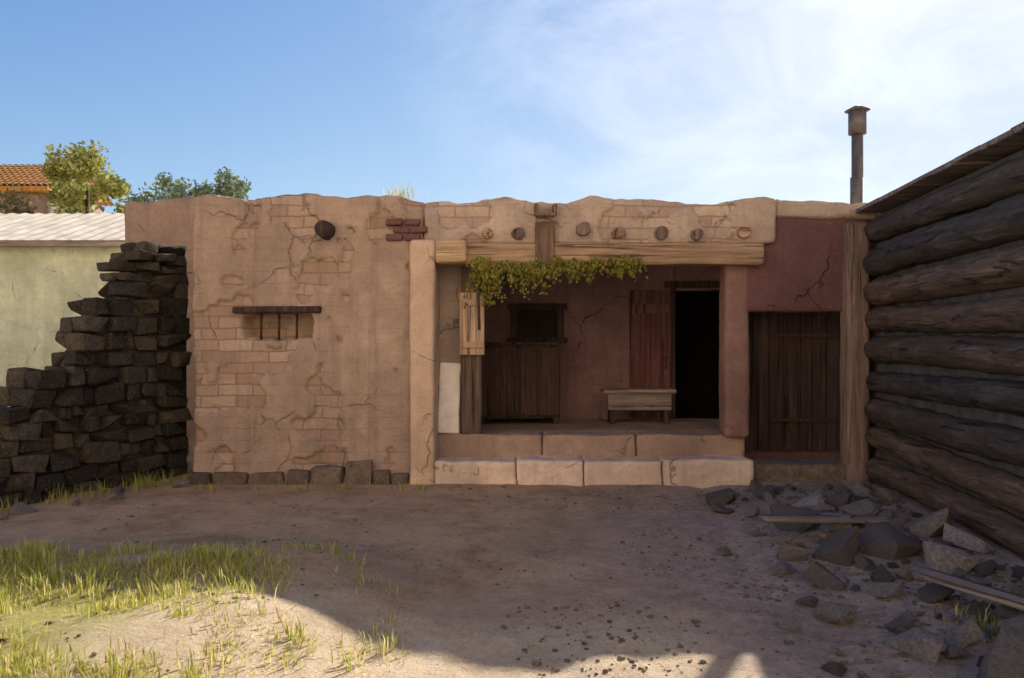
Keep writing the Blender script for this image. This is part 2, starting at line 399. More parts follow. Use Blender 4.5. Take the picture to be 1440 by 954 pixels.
# eroded brick patch at the upper right of the left wall
bm = bmesh.new()
for r_ in range(3):
    for k in range(3):
        xx = -1.40+k*.20+(.08 if r_ % 2 else 0)
        if xx > -1.0 or random.random() < .12: continue
        rough_bm(xx, xx+.185, 8.655, 8.8, 2.69+r_*.085, 2.765+r_*.085, .03, .012, .008, 6, .003, bm=bm)
link('brick_patch', bm, M_RED, H, True)
# slot lintel, bars
block('slot_lintel', (-3.10, -2.12, 8.655, 8.86, 1.885, 1.965), M_DKWD, H, res=.04, r=.015, amp=.008)
bm = bmesh.new()
for xx in (-2.82, -2.62, -2.42): tube_bm(bm, [(xx, 8.79, 1.58), (xx+.006, 8.79, 1.93)], [.014, .014], 8)
link('slot_bar', bm, M_IRON, H, True)
# broken roof-beam stub
bm = bmesh.new(); tube_bm(bm, [(-2.06, 9.0, 2.81), (-2.06, 8.64, 2.80), (-2.055, 8.52, 2.80)], [.105, .10, .095], 14, .15)
link('beam_end', bm, M_DKWD, H, True)
# porch: corner pilaster, jamb, threshold, floor, back wall
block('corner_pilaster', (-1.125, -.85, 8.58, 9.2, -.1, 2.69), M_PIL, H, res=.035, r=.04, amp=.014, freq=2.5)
block('porch_jamb', (-.90, -.55, 9.12, 10.9, .2, 2.74), M_JAMB, H, res=.04, r=.03, amp=.014)
block('porch_side', (-1.15, -.87, 9.12, 10.9, .2, 2.74), M_JAMB, H, res=.09, r=.03, amp=.014)
# threshold of long stones
bm = bmesh.new(); xs = [-.852, .05, .78, 1.66, 2.67]
for a, c in zip(xs, xs[1:]): rough_bm(a+.005, c-.005, 8.60+random.uniform(-.012,.012), 9.02, -.08, .262+random.uniform(-.012,.012), .03, .03, .016, 3.4, .009, bm=bm)
link('threshold', bm, M_SILL, H, True)
bm = bmesh.new(); xs = [-.86, .35, 1.42, 2.67]
for a, c in zip(xs, xs[1:]): rough_bm(a+.005, c-.005, 8.93+random.uniform(-.01,.01), 9.4, .1, .508+random.uniform(-.008,.004), .03, .03, .014, 3.4, .008, bm=bm)
link('upper_step', bm, M_STEP, H, True)
block('porch_floor', (2.66, 4.0, 9.62, 10.9, -.05, .50), M_FLOOR, H, res=.1, r=.01, amp=.008)
block('porch_floor', (-1.1, 2.66, 9.38, 10.9, -.05, .50), M_FLOOR, H, res=.07, r=.01, amp=.012)
# back wall with a black doorway
bx = 10.8
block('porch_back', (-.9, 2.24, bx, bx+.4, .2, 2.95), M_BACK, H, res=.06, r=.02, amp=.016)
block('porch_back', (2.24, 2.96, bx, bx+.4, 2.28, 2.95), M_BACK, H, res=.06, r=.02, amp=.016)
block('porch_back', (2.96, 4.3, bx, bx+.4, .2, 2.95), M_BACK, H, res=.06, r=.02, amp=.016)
bm = bmesh.new()
bar(bm, 2.18, 2.25, bx-.03, bx+.2, .5, 2.30); bar(bm, 2.95, 3.02, bx-.03, bx+.2, .5, 2.30); bar(bm, 2.10, 3.10, bx-.035, bx+.2, 2.30, 2.40)
link('door_frame', bm, M_DKWD, H)
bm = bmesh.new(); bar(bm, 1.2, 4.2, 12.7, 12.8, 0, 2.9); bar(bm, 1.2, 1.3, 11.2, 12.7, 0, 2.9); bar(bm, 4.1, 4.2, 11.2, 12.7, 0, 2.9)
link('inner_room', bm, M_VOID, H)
# maroon door leaf folded open against the back wall
D = None
bm = bmesh.new()
for k in range(4): bar(bm, 1.62+k*.14, 1.755+k*.14, bx-.075, bx-.035, .52, 2.27, None, .005)
D = link('door_leaf', bm, M_DOOR, H)
for z in (.8, 1.95):
    bm = bmesh.new(); bar(bm, 1.64, 2.16, bx-.10, bx-.076, z, z+.13, None, .005); link('door_ledge', bm, M_DOOR, D)
bm = bmesh.new(); tube_bm(bm, [(2.10, bx-.08, 1.2), (2.10, bx-.13, 1.22), (2.10, bx-.13, 1.34), (2.10, bx-.08, 1.36)], [.01]*4, 8); link('handle', bm, M_IRON, D, True)
# small shuttered window left in the porch back wall
bm = bmesh.new(); bar(bm, -.02, .08, bx-.05, bx+.02, 1.62, 2.0); bar(bm, .62, .72, bx-.05, bx+.02, 1.62, 2.0); bar(bm, -.06, .76, bx-.06, bx+.02, 2.0, 2.09); bar(bm, -.06, .76, bx-.08, bx+.02, 1.54, 1.62)
W = link('porch_window', bm, M_DKWD, H)
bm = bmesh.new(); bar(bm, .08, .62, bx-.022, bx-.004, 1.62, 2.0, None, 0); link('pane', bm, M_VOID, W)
# timber post and tan shutter on it at the left of the opening
block('porch_post', (-.585, -.35, 8.955, 9.11, .50, 2.52), M_POST, H, res=.035, r=.025, amp=.008)
bm = bmesh.new()
for k in range(3): bar(bm, -.595+k*.095, -.505+k*.095, 8.90, 8.932, 1.42, 2.13, None, .004)
for z in (1.5, 1.98): bar(bm, -.58, -.33, 8.875, 8.899, z, z+.07, None, .004)
link('shutter', bm, M_TAN, H)
# main pillar at the right of the opening
block('porch_pillar', (2.40, 2.68, 8.80, 9.1, .49, 2.50), adobe('pink_pillar_render', (.29,.175,.155), .1, .4), H, res=.035, r=.045, amp=.012)
# long timber beam, corbel, joists' ends, parapet
bm = rough_bm(-.90, 2.80, 8.66, 8.96, 2.425, 2.665, .04, .03, .012, 1.3, .004); link('porch_beam', bm, M_BEAM, H, True)
bm = rough_bm(-.845, -.50, 8.585, 8.95, 2.44, 2.69, .03, .03, .008); link('corbel', bm, M_CORB, H, True)
for xx, rr_, pr, mm in ((-.27, .058, 8.60, M_BEAM), (.06, .066, 8.655, M_BPOST), (.79, .074, 8.61, M_BPOST), (1.17, .060, 8.63, M_BEAM), (1.66, .077, 8.665, M_BPOST), (2.05, .064, 8.60, M_BPOST), (2.57, .070, 8.64, M_BEAM)):
    bm = bmesh.new(); dz = random.uniform(-.03,.03)
    tube_bm(bm, [(xx, 10.75, 2.79+dz), (xx, 8.72, 2.79+dz), (xx+random.uniform(-.02,.02), pr, 2.785+dz), (xx, pr-.008, 2.785+dz)], [rr_, rr_*1.02, rr_, rr_*.9], 16, .25)
    link('joist', bm, mm, H)
# wooden drip spout through the parapet with a board below it
bm = bmesh.new()
tl = Matrix.Translation((.365, 8.42, 2.98)) @ Matrix.Rotation(R(7), 4, 'X')
bar(bm, -.12, .12, 0, .55, -.05, -.02, tl); bar(bm, -.12, -.085, 0, .55, -.019, .08, tl); bar(bm, .085, .12, 0, .55, -.019, .08, tl)
link('spout', bm, M_POST, H)
bm = rough_bm(.255, .475, 8.635, 8.67, 2.42, 2.90, .03, .012, .008, 4, .003); link('drip_board', bm, M_POST, H)
flake(block('parapet', (-.99, 2.95, 8.71, 9.15, 2.66, 3.19), M_LINT, H, res=.026, r=.05, amp=.020, freq=1.7, fine=.008, top=.10), 7.0)
block('ceiling', (-.9, 4.2, 9.10, 10.95, 2.84, 2.88), M_DKWD, H, res=.2, r=.01, amp=.004)
block('roof', (-3.5, 4.9, 9.14, 13.0, 2.86, 3.08), M_EARTH, H, res=.12, r=.05, amp=.025)
block('house_back', (-3.5, 4.9, 12.85, 13.2, -.1, 2.98), M_REAR, H, res=.15, r=.05, amp=.025)
# right bay: dark red render over a dark plank door between pillar and corner post
flake(block('bay_parapet', (2.94, 4.35, 8.76, 9.15, 2.95, 3.17), M_LINT, H, res=.04, r=.05, amp=.018, top=.07), 5.0)
block('bay_lintel', (2.64, 4.30, 8.80, 9.05, 1.90, 2.97), M_RED, H, res=.045, r=.03, amp=.014)
block('bay_post', (3.72, 3.97, 8.66, 8.90, -.05, 2.90), M_BPOST, H, res=.04, r=.03, amp=.012)
block('bay_wall', (2.64, 4.45, 9.35, 9.6, -.1, 2.9), M_RED, H, res=.1, r=.02, amp=.01)
bm = bmesh.new()
for k in range(7): bar(bm, 2.70+k*.172, 2.866+k*.172, 9.27, 9.33+random.uniform(-.008,.008), .28, 1.93, None, .006)
D2 = link('plank_door', bm, M_DKWD, H)
bm = bmesh.new(); tube_bm(bm, [(2.82, 9.28, 1.05), (2.82, 9.22, 1.07), (2.82, 9.22, 1.2), (2.82, 9.28, 1.22)], [.011]*4, 8); link('handle', bm, M_IRON, D2, True)
for z in (.62, 1.62):
    bm = bmesh.new(); bar(bm, 3.05, 3.88, 9.235, 9.258, z, z+.045, None, .004); link('hinge', bm, M_IRON, D2)
block('bay_step', (2.68, 4.1, 8.72, 9.3, -.08, .20), M_FOOT, H, res=.06, r=.03, amp=.015)
# stovepipe with rain cap
bm = bmesh.new(); px, py = 4.27, 9.7
tube_bm(bm, [(px, py, 2.9), (px, py, 3.6), (px+.012, py, 3.605), (px+.012, py, 4.22)], [.072, .072, .068, .068], 20)
tube_bm(bm, [(px, py, 3.02), (px, py, 3.10), (px, py, 3.2)], [.17, .16, .075], 20)
P = link('stovepipe', bm, M_PIPE, H, True)
bm = bmesh.new(); tube_bm(bm, [(px+.012, py, 4.14), (px+.012, py, 4.42)], [.105, .105], 20); tube_bm(bm, [(px+.012, py, 4.43), (px+.012, py, 4.50)], [.15, .02], 20)
link('rain_cap', bm, M_PIPE, P, True)

# ------------------------------------------------------------------ log shed on the right
L0, L1 = Vector((4.03, 8.62, 0)), Vector((3.33, 2.9, 0)); ld = (L1-L0); LL = ld.length; ld.normalize(); ln = Vector((-ld.y, ld.x, 0))
if ln.x > 0: ln = -ln
LS = thing('log_shed', 'dark log shed with horizontal round logs along the right side', 'shed', L0)
zc = .17
for k in range(9):
    rr = random.uniform(.125, .162); bm = bmesh.new(); pts = []; rads = []
    for s in range(81):
        t = s/80; p = L0+ld*(t*LL+random.uniform(-.004,.004)) + Vector((0,0,zc+.02*math.sin(t*5+k*1.7)+.008*noise.noise(Vector((t*9,k,0)))))
        p += ln*(.02*noise.noise(Vector((t*4, k*3, 1)))); pts.append(p); rads.append(rr*(1.0+.10*(t if k % 2 else 1-t)-.05))
    if k % 2: pts[0] = pts[0]-ld*.16
    tube_bm(bm, pts, rads, 28, .10)
    for v_ in bm.verts:          # axe facets, knots and long drying cracks
        q = v_.co-L0; al = q.dot(ld); ac = Vector((q.dot(ln), q.z-zc, 0)); an = math.atan2(ac.y, ac.x)
        d_ = .010*noise.noise(Vector((al*1.7, an*1.6, k*5)))+.007*noise.noise(Vector((al*6, an*5, k*5)))
        cr = noise.noise(Vector((al*.7, an*4.2, k*9+3)))
        d_ -= .022*max(0, 1-abs(cr)/.10)*(.5+.5*noise.noise(Vector((al*1.1, k, 7))))
        ac.normalize(); v_.co += ln*ac.x*d_+Vector((0,0,ac.y*d_))
    link('log', bm, M_LOG, LS, True); zc += .326
bm = bmesh.new(); cm = Matrix.Translation(L0) @ Matrix.Rotation(math.atan2(ld.y, ld.x), 4, 'Z')
bar(bm, -.38, LL, .02 if ln.dot(Vector((-ld.y,ld.x,0))) < 0 else -.12, .12 if ln.dot(Vector((-ld.y,ld.x,0))) < 0 else -.02, -.1, 2.97, cm); link('chinking', bm, plain('blue_grey_chinking', (.10,.105,.12), .95, 0, 8, .5), LS)
# log end wall (behind, facing the house) and the flat plank roof with a fascia
sgn = 1 if ln.dot(Vector((-ld.y,ld.x,0))) < 0 else -1
bm = bmesh.new()
for k in range(14):
    x0 = -.25+k*(LL+.4)/14
    bar(bm, x0+.004, x0+(LL+.4)/14-.004, -.20*sgn if sgn > 0 else -2.6, 2.6 if sgn > 0 else .20, 3.0+random.uniform(0,.012), 3.045+random.uniform(0,.012), cm, .004)
link('roof', bm, M_GREYWD, LS)
bm = bmesh.new(); bar(bm, -.15, LL, 2.3*sgn if sgn > 0 else -2.5, 2.5 if sgn > 0 else -2.3, -.1, 2.92, cm, 0); bar(bm, LL-.2, LL, .2 if sgn>0 else -2.3, 2.3 if sgn>0 else -.2, -.1, 2.92, cm, 0); bar(bm, -.15, .05, .2 if sgn>0 else -2.3, 2.3 if sgn>0 else -.2, -.1, 2.92, cm, 0)
link('plank_wall', bm, M_LOG, LS)

# ------------------------------------------------------------------ ruined dark stone wall on the left
A, Bq = Vector((-3.80, 9.35, 0)), Vector((-5.55, 6.0, 0)); wd = (Bq-A); WL = wd.length; wd.normalize(); wn = Vector((-wd.y, wd.x, 0))
if wn.x > 0: wn = -wn      # away from the yard
def wtop(t):               # height of the broken top along the wall
    return (2.72 if t < .55 else 2.68-1.12*(t-.55)) + .14*noise.noise(Vector((t*2.3, 0, 4)))
bm = bmesh.new(); z = -.08; rowi = 0
rotz = Matrix.Rotation(math.atan2(wd.y, wd.x), 3, 'Z')
while z < 2.9:
    h = random.uniform(.10, .22); t = random.uniform(.0,.08)
    while t < WL:
        w = random.uniform(.13, .42)*random.choice((.7,1,1.15))
        if z+h*.6 < wtop(t+w/2):
            for layer in (0, 1):
                c = A+wd*(t+w/2)+wn*(.14+layer*.24+random.uniform(-.045,.045))+Vector((0,0,z+h/2+random.uniform(-.018,.018)))
                rock_bm(bm, c, (w*1.06, random.uniform(.28,.36), h*random.uniform(1.0,1.30)), rotz @ Matrix.Rotation(random.uniform(-.12,.12), 3, 'Y') @ Matrix.Rotation(random.uniform(-.14,.14), 3, 'Z'), 13, .86, .10, .62)
        t += w
    z += h*.96
for k in range(24):
    t0, t1 = k*WL/24, (k+1)*WL/24; h_ = min(wtop(t0), wtop(t1))-.22
    if h_ > .2:
        cmx = Matrix.Translation(A) @ Matrix.Rotation(math.atan2(wd.y, wd.x), 4, 'Z'); sg = 1 if wn.dot(Vector((-wd.y, wd.x, 0))) > 0 else -1
        bar(bm, t0, t1, min(.13*sg, .36*sg), max(.13*sg, .36*sg), -.1, h_, cmx, 0)
ow = link('stone_wall', bm, M_DARKST, None); tag(ow, 'dark ruined stone wall with a broken top sloping down to the left edge', 'wall')

# ------------------------------------------------------------------ pale house, tiled house, trees behind
PH = thing('pale_house', 'pale limewashed house with a cream roof behind the dark sloping stone wall', 'house', (-10.5, 16, 0))
block('wall', (-14.5, -7.9, 16.0, 16.4, -.2, 3.55), M_PALE, PH, res=.12, r=.03, amp=.02, freq=.8)
block('gable_wall', (-8.25, -7.9, 16.41, 21.5, -.2, 3.5), M_PALE, PH, res=.2, r=.03, amp=.02)
bm = bmesh.new()
for k in range(44):
    x0 = -14.8+k*.16
    zz = lambda y: 3.58+(y-15.75)*.33
    a = [(x0, 15.72), (x0+.16, 15.72), (x0+.16, 18.9), (x0, 18.9)]
    h0 = .03 if k % 2 else 0; h1 = 0 if k % 2 else .03
    vs = [bm.verts.new((px_, py_, zz(py_)+(h0 if i in (0,3) else h1))) for i,(px_,py_) in enumerate(a)]; bm.faces.new(vs)
    vs = [bm.verts.new((px_, py_, 3.58+3.15*.33-(py_-18.9)*.33+(h0 if i in (0,3) else h1))) for i,(px_,py_) in enumerate([(x0,18.9),(x0+.16,18.9),(x0+.16,22.0),(x0,22.0)])]; bm.faces.new(vs)
bmesh.ops.remove_doubles(bm, verts=bm.verts[:], dist=.001)
bmesh.ops.solidify(bm, geom=bm.faces[:], thickness=.04)
link('roof', bm, M_SHEET, PH)
bm = bmesh.new(); bar(bm, -14.85, -7.7, 15.66, 15.74, 3.46, 3.58); link('fascia', bm, M_GREYWD, PH)

TH = thing('tiled_house', 'house with orange tiled roof beyond the cream roof at far left', 'house', (-20, 31, 1))
block('wall', (-25, -18.2, 30.5, 35, -.5, 7.5), M_REAR, TH, res=.5, r=.05, amp=.02)
bm = bmesh.new()
for side in (0, 1):
    for k in range(30):
        for r_ in range(9):
            x0 = -25.4+k*.25
            y0 = 30.2+r_*.29; y1 = y0+.31; f = lambda y: 7.55+(y-30.2)*.5
            if side: y0, y1 = 35.4-r_*.29, 35.4-r_*.29-.31; f = lambda y: 7.55+(35.4-y)*.5
            pr = []
            for s in range(5):
                an = math.pi*s/4; pr.append((x0+.125-.12*math.cos(an), .06*math.sin(an)))
            v0 = [bm.verts.new((a, y0, f(y0)+b_+.025)) for a, b_ in pr]; v1 = [bm.verts.new((a, y1, f(y1)+b_)) for a, b_ in pr]
            for s in range(4): bm.faces.new((v0[s], v0[s+1], v1[s+1], v1[s]))
bar(bm, -25.4, -17.9, 30.15, 32.8, 7.3, 7.5, None, 0)
link('roof', bm, M_TILE, TH)

def tree(label, x, y, h, rx, rz, m, nl, ls, group, trunkfrac=.4, gap=.42):
    zb = gz(x, y); T = thing('tree', label, 'tree', (x, y, zb), group)
    bm = bmesh.new(); th = h*trunkfrac; sd = random.random()*100
    tube_bm(bm, [(x, y, zb-.2), (x+.05*h*.1, y, zb+th*.5), (x-.04*h*.2, y, zb+th), (x, y, zb+h*.82)], [h*.035, h*.026, h*.02, h*.006], 9, .15)
    tips = []
    for k in range(9):
        an = k*2.4+sd; z0 = zb+th*random.uniform(.75, 1.5); L = rx*random.uniform(.6, 1.0)
        p1 = Vector((x+math.cos(an)*L*.5, y+math.sin(an)*L*.5, z0+L*.35)); p2 = Vector((x+math.cos(an)*L*.95, y+math.sin(an)*L*.95, z0+L*.6))
        tube_bm(bm, [(x, y, z0), p1, p2], [h*.012, h*.008, h*.003], 6); tips.append(p2)
    link('trunk', bm, M_BARK, T, True)
    bm = bmesh.new(); c = Vector((x, y, zb+h-rz)); cl = []
    for k in range(26):
        q = Vector((random.gauss(0,1), random.gauss(0,1), random.gauss(0,1))).normalized()*random.uniform(.45, .95)
        cl.append((c+Vector((q.x*rx, q.y*rx, q.z*rz)), rx*random.uniform(.22, .42)))
    for k in range(nl):
        cc, r = random.choice(cl)
        q = Vector((random.gauss(0,1), random.gauss(0,1), random.gauss(0,.8))); q = q.normalized()*r*random.uniform(.3, 1.05)
        p = cc+q
        if noise.noise(p*(1.6/rx*1.5)+Vector((sd,0,0))) < gap-.75: continue
        s = ls*random.uniform(.6, 1.3); u = Vector((random.gauss(0,1), random.gauss(0,1), random.gauss(0,1))).normalized(); v_ = u.orthogonal().normalized()
        bm.faces.new([bm.verts.new(p+u*s), bm.verts.new(p+v_*s*.5), bm.verts.new(p-u*s), bm.verts.new(p-v_*s*.5)])
    link('crown', bm, m, T); return T
tree('yellow-green leafy tree rising above the cream roof at left', -14.1, 26, 7.5, 1.55, 1.9, M_LEAF_Y, 7000, .10, None)
tree('olive brown bushy tree low behind the cream roof', -12.7, 24.5, 5.3, 1.7, 1.5, M_LEAF_B, 7000, .10, None)
tree('olive brown thicket tree between tiled house and cream roof', -15.9, 25.0, 6.0, 1.7, 1.5, M_LEAF_B, 7000, .10, None)
tree('pale distant tree above the rear wall, the lower left one of the pair', -27.0, 62, 13.0, 3.0, 3.2, M_LEAF_F, 4200, .20, 'distant trees on the skyline', .4, .38)
tree('pale distant tree above the rear wall, the taller right one of the pair', -23.6, 64, 13.9, 3.0, 3.2, M_LEAF_F, 4200, .20, 'distant trees on the skyline', .4, .38)

# ------------------------------------------------------------------ vine along the porch beam
lb, sb_ = bmesh.new(), bmesh.new()
tube_bm(sb_, [(-.36, 8.62, 1.7), (-.37, 8.62, 2.1), (-.30, 8.63, 2.36), (.0, 8.61, 2.43), (.35, 8.62, 2.37), (.9, 8.63, 2.40), (1.35, 8.64, 2.37)], [.017,.016,.014,.012,.010,.008,.004], 7, .3)
for k in range(76):
    x = -.36+1.72*random.random()**1.7; L = random.uniform(.08, .36)*(1.1-.35*(x+.4)) * (1.25 if x < .3 else 1)
    p0 = Vector((x, 8.62+random.uniform(-.03,.05), random.uniform(2.30, 2.45))); sw = Vector((random.uniform(-.12,.12), random.uniform(-.10,.03), 0)); pts = []
    for q in range(6):
        t = q/5; pts.append(p0+sw*t+Vector((.02*math.sin(k+t*5), .015*math.cos(k*2+t*4), .05*math.sin(t*2.2)-L*t*t)))
    tube_bm(sb_, pts, [.005-.0007*q for q in range(6)], 5)
    for q in range(int(16+L*85)):
        t = random.random(); c0 = pts[min(4, int(t*5))].lerp(pts[min(5, int(t*5)+1)], t*5 % 1)+Vector((random.gauss(0,.028), random.gauss(0,.028), random.gauss(0,.022)))
        s_ = random.uniform(.014,.036)*(1.15-.5*t); u = Vector((random.gauss(0,.7), random.gauss(-.3,.6), -1+random.gauss(0,.5))).normalized(); v_ = u.cross(Vector((random.gauss(0,.5),-1,random.gauss(0,.5)))).normalized(); nn = u.cross(v_)*s_*.25
        a_, b_, c_, d_, e_, f_ = [lb.verts.new(c0+w_) for w_ in (-u*s_, -u*s_*.3+v_*s_*.62+nn, u*s_*.35+v_*s_*.5+nn, u*s_*1.1, u*s_*.35-v_*s_*.5+nn, -u*s_*.3-v_*s_*.62+nn)]
        lb.faces.new((a_, b_, c_, d_)); lb.faces.new((a_, d_, e_, f_))
VN = thing('vine', 'green vine straggling along the porch beam over the dark opening', 'vine', (-.4, 8.6, .26))
link('leaves', lb, M_VINE, VN); link('stem', sb_, M_BARK, VN, True)

# ------------------------------------------------------------------ things on the porch
bm = rough_bm(-.125, .125, -.03, .03, 0, .82, .025, .02, .008, 4, .003)
o = link('stone_slab', bm, M_SLAB, None, True); o.location = (-.735, 9.03, .508); o.rotation_euler = (R(-5), R(1.5), 0)
tag(o, 'pale upright stone slab leaning at the left jamb of the porch', 'slab')
BE = thing('bench', 'low plank bench against the maroon porch wall', 'bench', (1.75, 10.3, .25))
bm = bmesh.new(); bar(bm, 1.18, 2.12, 10.08, 10.44, .90, .95); link('seat', bm, M_GREYWD, BE)
bm = bmesh.new(); bar(bm, 1.24, 2.06, 10.10, 10.13, .68, .898); link('apron', bm, M_GREYWD, BE)
for xx in (1.30, 2.0):
    bm = bmesh.new(); bar(bm, xx-.03, xx+.03, 10.135, 10.40, .50, .898); link('leg', bm, M_DKWD, BE)
CH = thing('cupboard', 'dark squat wooden cupboard at the left end of the porch', 'cupboard', (.1, 10.3, .25))
bm = bmesh.new(); bar(bm, -.42, .62, 10.06, 10.6, .58, 1.52); link('carcass', bm, M_DKWD, CH)
for xx in (-.40, .115):
    bm = bmesh.new(); bar(bm, xx, xx+.49, 10.03, 10.057, .62, 1.48); d_ = link('door', bm, M_DKWD, CH)
    bm = bmesh.new(); kx = xx+.44 if xx < 0 else xx+.05; tube_bm(bm, [(kx, 10.03, 1.1), (kx, 10.0, 1.1)], [.014,.018], 10); link('knob', bm, M_IRON, d_, True)
bm = bmesh.new(); bar(bm, -.46, .66, 10.02, 10.62, 1.523, 1.56); link('top', bm, M_DKWD, CH)
for xx in (-.38, .56):
    for yy in (10.1, 10.55):
        bm = bmesh.new(); bar(bm, xx-.03, xx+.03, yy-.03, yy+.03, .50, .58); link('leg', bm, M_DKWD, CH)

# ------------------------------------------------------------------ rubble on the right, each stone its own
protos = []
for k in range(14):
    bm = bmesh.new(); rock_bm(bm, (0,0,0), (1, random.uniform(.6,.95), random.uniform(.4,.7)), None, random.randint(11,18), random.uniform(.2,.7), .05)
    me = bpy.data.meshes.new('stone'); bm.to_mesh(me); bm.free(); me.materials.append(M_ROCK)
    protos.append(me)
placed = []; rub = []; tries = 0
while len(placed) < 170 and tries < 9000:
    tries += 1
    y = random.uniform(3.35, 8.2); wx = 4.03+(y-8.62)*(.70/5.72)-.2
    x = wx-abs(random.gauss(0, .62))-.05
    s = min(.38, .06+random.expovariate(9))
    if x < 1.5-.1*(y-4): continue
    if any((x-a)**2+(y-b)**2 < (.40*(s+c))**2 for a,b,c in placed): continue
    placed.append((x,y,s))
    o = bpy.data.objects.new('stone', random.choice(protos)); C.objects.link(o)
    o.location = (x, y, gz(x,y)+s*.15); o.scale = (s,s,s); o.rotation_euler = (random.uniform(-.5,.5), random.uniform(-.5,.5), random.uniform(0,6.3))
    tag(o, 'rough grey stone lying in the rubble beside the log shed', 'stone', 'loose stones beside the log shed'); o['s'] = s; rub.append(o)
big = max(rub, key=lambda o: o['s']/o.location.y); big['label'] = 'largest looking grey stone in the rubble beside the log shed'; del big['group']
for o in rub: del o['s']
for k, (x, y, a, L, lab) in enumerate(((2.55, 6.3, 20, 1.3, 'longest grey board lying in the rubble farthest from the camera'), (2.75, 4.35, -52, .9, 'short grey board lying among the nearest stones'))):
    bm = bmesh.new(); rough_bm(-L/2, L/2, -.07, .07, -.015, .015, .05, .008, .006, 3, .002, bm=bm)
    o = link('board', bm, M_GREYWD, None, True); o.location = (x, y, gz(x,y)+.12); o.rotation_euler = (R(4), R(5), R(a)); tag(o, lab, 'board', 'fallen boards')

for k in range(9):       # stones dropped from the ruined wall
    t = .4+k*.36+random.uniform(-.1,.1); p = A+wd*t-wn*random.uniform(.18,.75); s = random.uniform(.10,.24)
    o = bpy.data.objects.new('stone', random.choice(protos)); C.objects.link(o)
    o.location = (p.x, p.y, gz(p.x,p.y)+s*.1); o.scale = (s,s,s); o.rotation_euler = (random.uniform(-.5,.5), random.uniform(-.5,.5), random.uniform(0,6.3))
    tag(o, 'fallen stone lying at the foot of the dark ruined wall', 'stone', 'stones fallen from the ruined wall')
# pebbles and grass nobody could count
bm = bmesh.new()
for k in range(15000):
    y = 3.1+5.4*random.random()**1.6; x = random.uniform(-3.6, 3.4)
    if random.random() > (.2+.8*sm(-1.0, 2.4, x))*sm(-.25, .45, noise.noise(Vector((x*1.1, y*1.1, 4)))+.4*noise.noise(Vector((x*4, y*4, 1)))): continue
    s = min(.026, .004+random.expovariate(170))
    stone_bm(bm, (x, y, gz(x,y)+s*.15), (s*2, s*1.6, s*1.1), Matrix.Rotation(random.uniform(0,6.3), 3, 'Z'), k, 1, .8, .25)
for k in range(1500):
    y = random.uniform(3.2, 8.3); wx = 4.03+(y-8.62)*(.70/5.72)-.2; x = wx-abs(random.gauss(0,.75))
    if x < 1.2: continue
    s_ = .014+min(.06, random.expovariate(55)); rock_bm(bm, (x, y, gz(x,y)+s_*.1), (s_, s_*.75, s_*.55), Matrix.Rotation(random.uniform(0,6.3), 3, 'Z'), 9, .3, .06)
for k in range(260):
    y = random.uniform(3.1, 8.4); x = random.uniform(-4, 3.3)
    if noise.noise(Vector((x*.9, y*.9, 12))) < -.05: continue
    s_ = random.uniform(.018, .045); rock_bm(bm, (x, y, gz(x,y)+s_*.05), (s_, s_*.7, s_*.45), Matrix.Rotation(random.uniform(0,6.3), 3, 'Z'), 9, .3, .06)
o = link('pebbles', bm, M_PEB, None, True); o['kind'] = 'stuff'; tag(o, 'small pebbles scattered over the yard earth', 'pebbles')
bm = bmesh.new()
def tuft(x, y, nb, hh, sp):
    for k in range(nb):
        an = random.uniform(0, 6.3); rr = abs(random.gauss(0, sp)); px_, py_ = x+math.cos(an)*rr, y+math.sin(an)*rr
        h = hh*random.uniform(.5, 1.2); le = random.uniform(.1, .8)*h; b0 = Vector((px_, py_, gz(px_, py_)-.01)); dr = Vector((math.cos(an+random.gauss(0,.7)), math.sin(an+random.gauss(0,.7)), 0))
        sd = Vector((-dr.y, dr.x, 0))*random.uniform(.002,.0045)
        p1 = b0+dr*le*.3+Vector((0,0,h*.6)); p2 = b0+dr*le+Vector((0,0,h))
        a, b_ = bm.verts.new(b0-sd), bm.verts.new(b0+sd); c, d_ = bm.verts.new(p1-sd*.7), bm.verts.new(p1+sd*.7); e = bm.verts.new(p2)
        bm.faces.new((a, b_, d_, c)); bm.faces.new((c, d_, e))
for k in range(4200):
    y = random.uniform(2.9, 5.5); x = random.uniform(-4.6, -.4)
    dn = noise.noise(Vector((x*1.6, y*1.6, 1)))
    w = sm(-.3, -1.9, x)*sm(5.5, 4.3, y)
    if random.random() < w*(.40+1.5*dn): tuft(x, y, random.randint(14, 40), random.choice((.03,.04,.05,.06,.10)), random.uniform(.05,.11))
for k in range(60):       # along the foot of the left wall
    t = random.uniform(0, WL); p = A+wd*t-wn*random.uniform(.05,.4); tuft(p.x, p.y, 16, random.uniform(.08,.2), .05)
for k in range(26):
    tuft(random.uniform(-3.4, -.9), 8.5-random.random()*.3, 12, random.uniform(.04,.12), .04)
for k in range(22):
    tuft(random.uniform(2.3, 2.9), random.uniform(3.4, 4.4), 18, random.uniform(.05,.14), .05)
for k in range(900):
    y = random.uniform(3.0, 8.5); x = random.uniform(-4.2, 2.6); an = random.uniform(0, 6.3); L = random.uniform(.02, .09); z = gz(x, y)+.006
    d_ = Vector((math.cos(an)*L, math.sin(an)*L, random.uniform(-.004,.01))); p = Vector((x, y, z)); q = Vector((-d_.y, d_.x, 0)).normalized()*.0028
    bm.faces.new([bm.verts.new(p-q), bm.verts.new(p+q), bm.verts.new(p+d_+q*.6), bm.verts.new(p+d_-q*.6)])
o = link('grass', bm, M_GRASS, None); o['kind'] = 'stuff'; tag(o, 'dry yellow-green grass on the near left bank', 'grass')

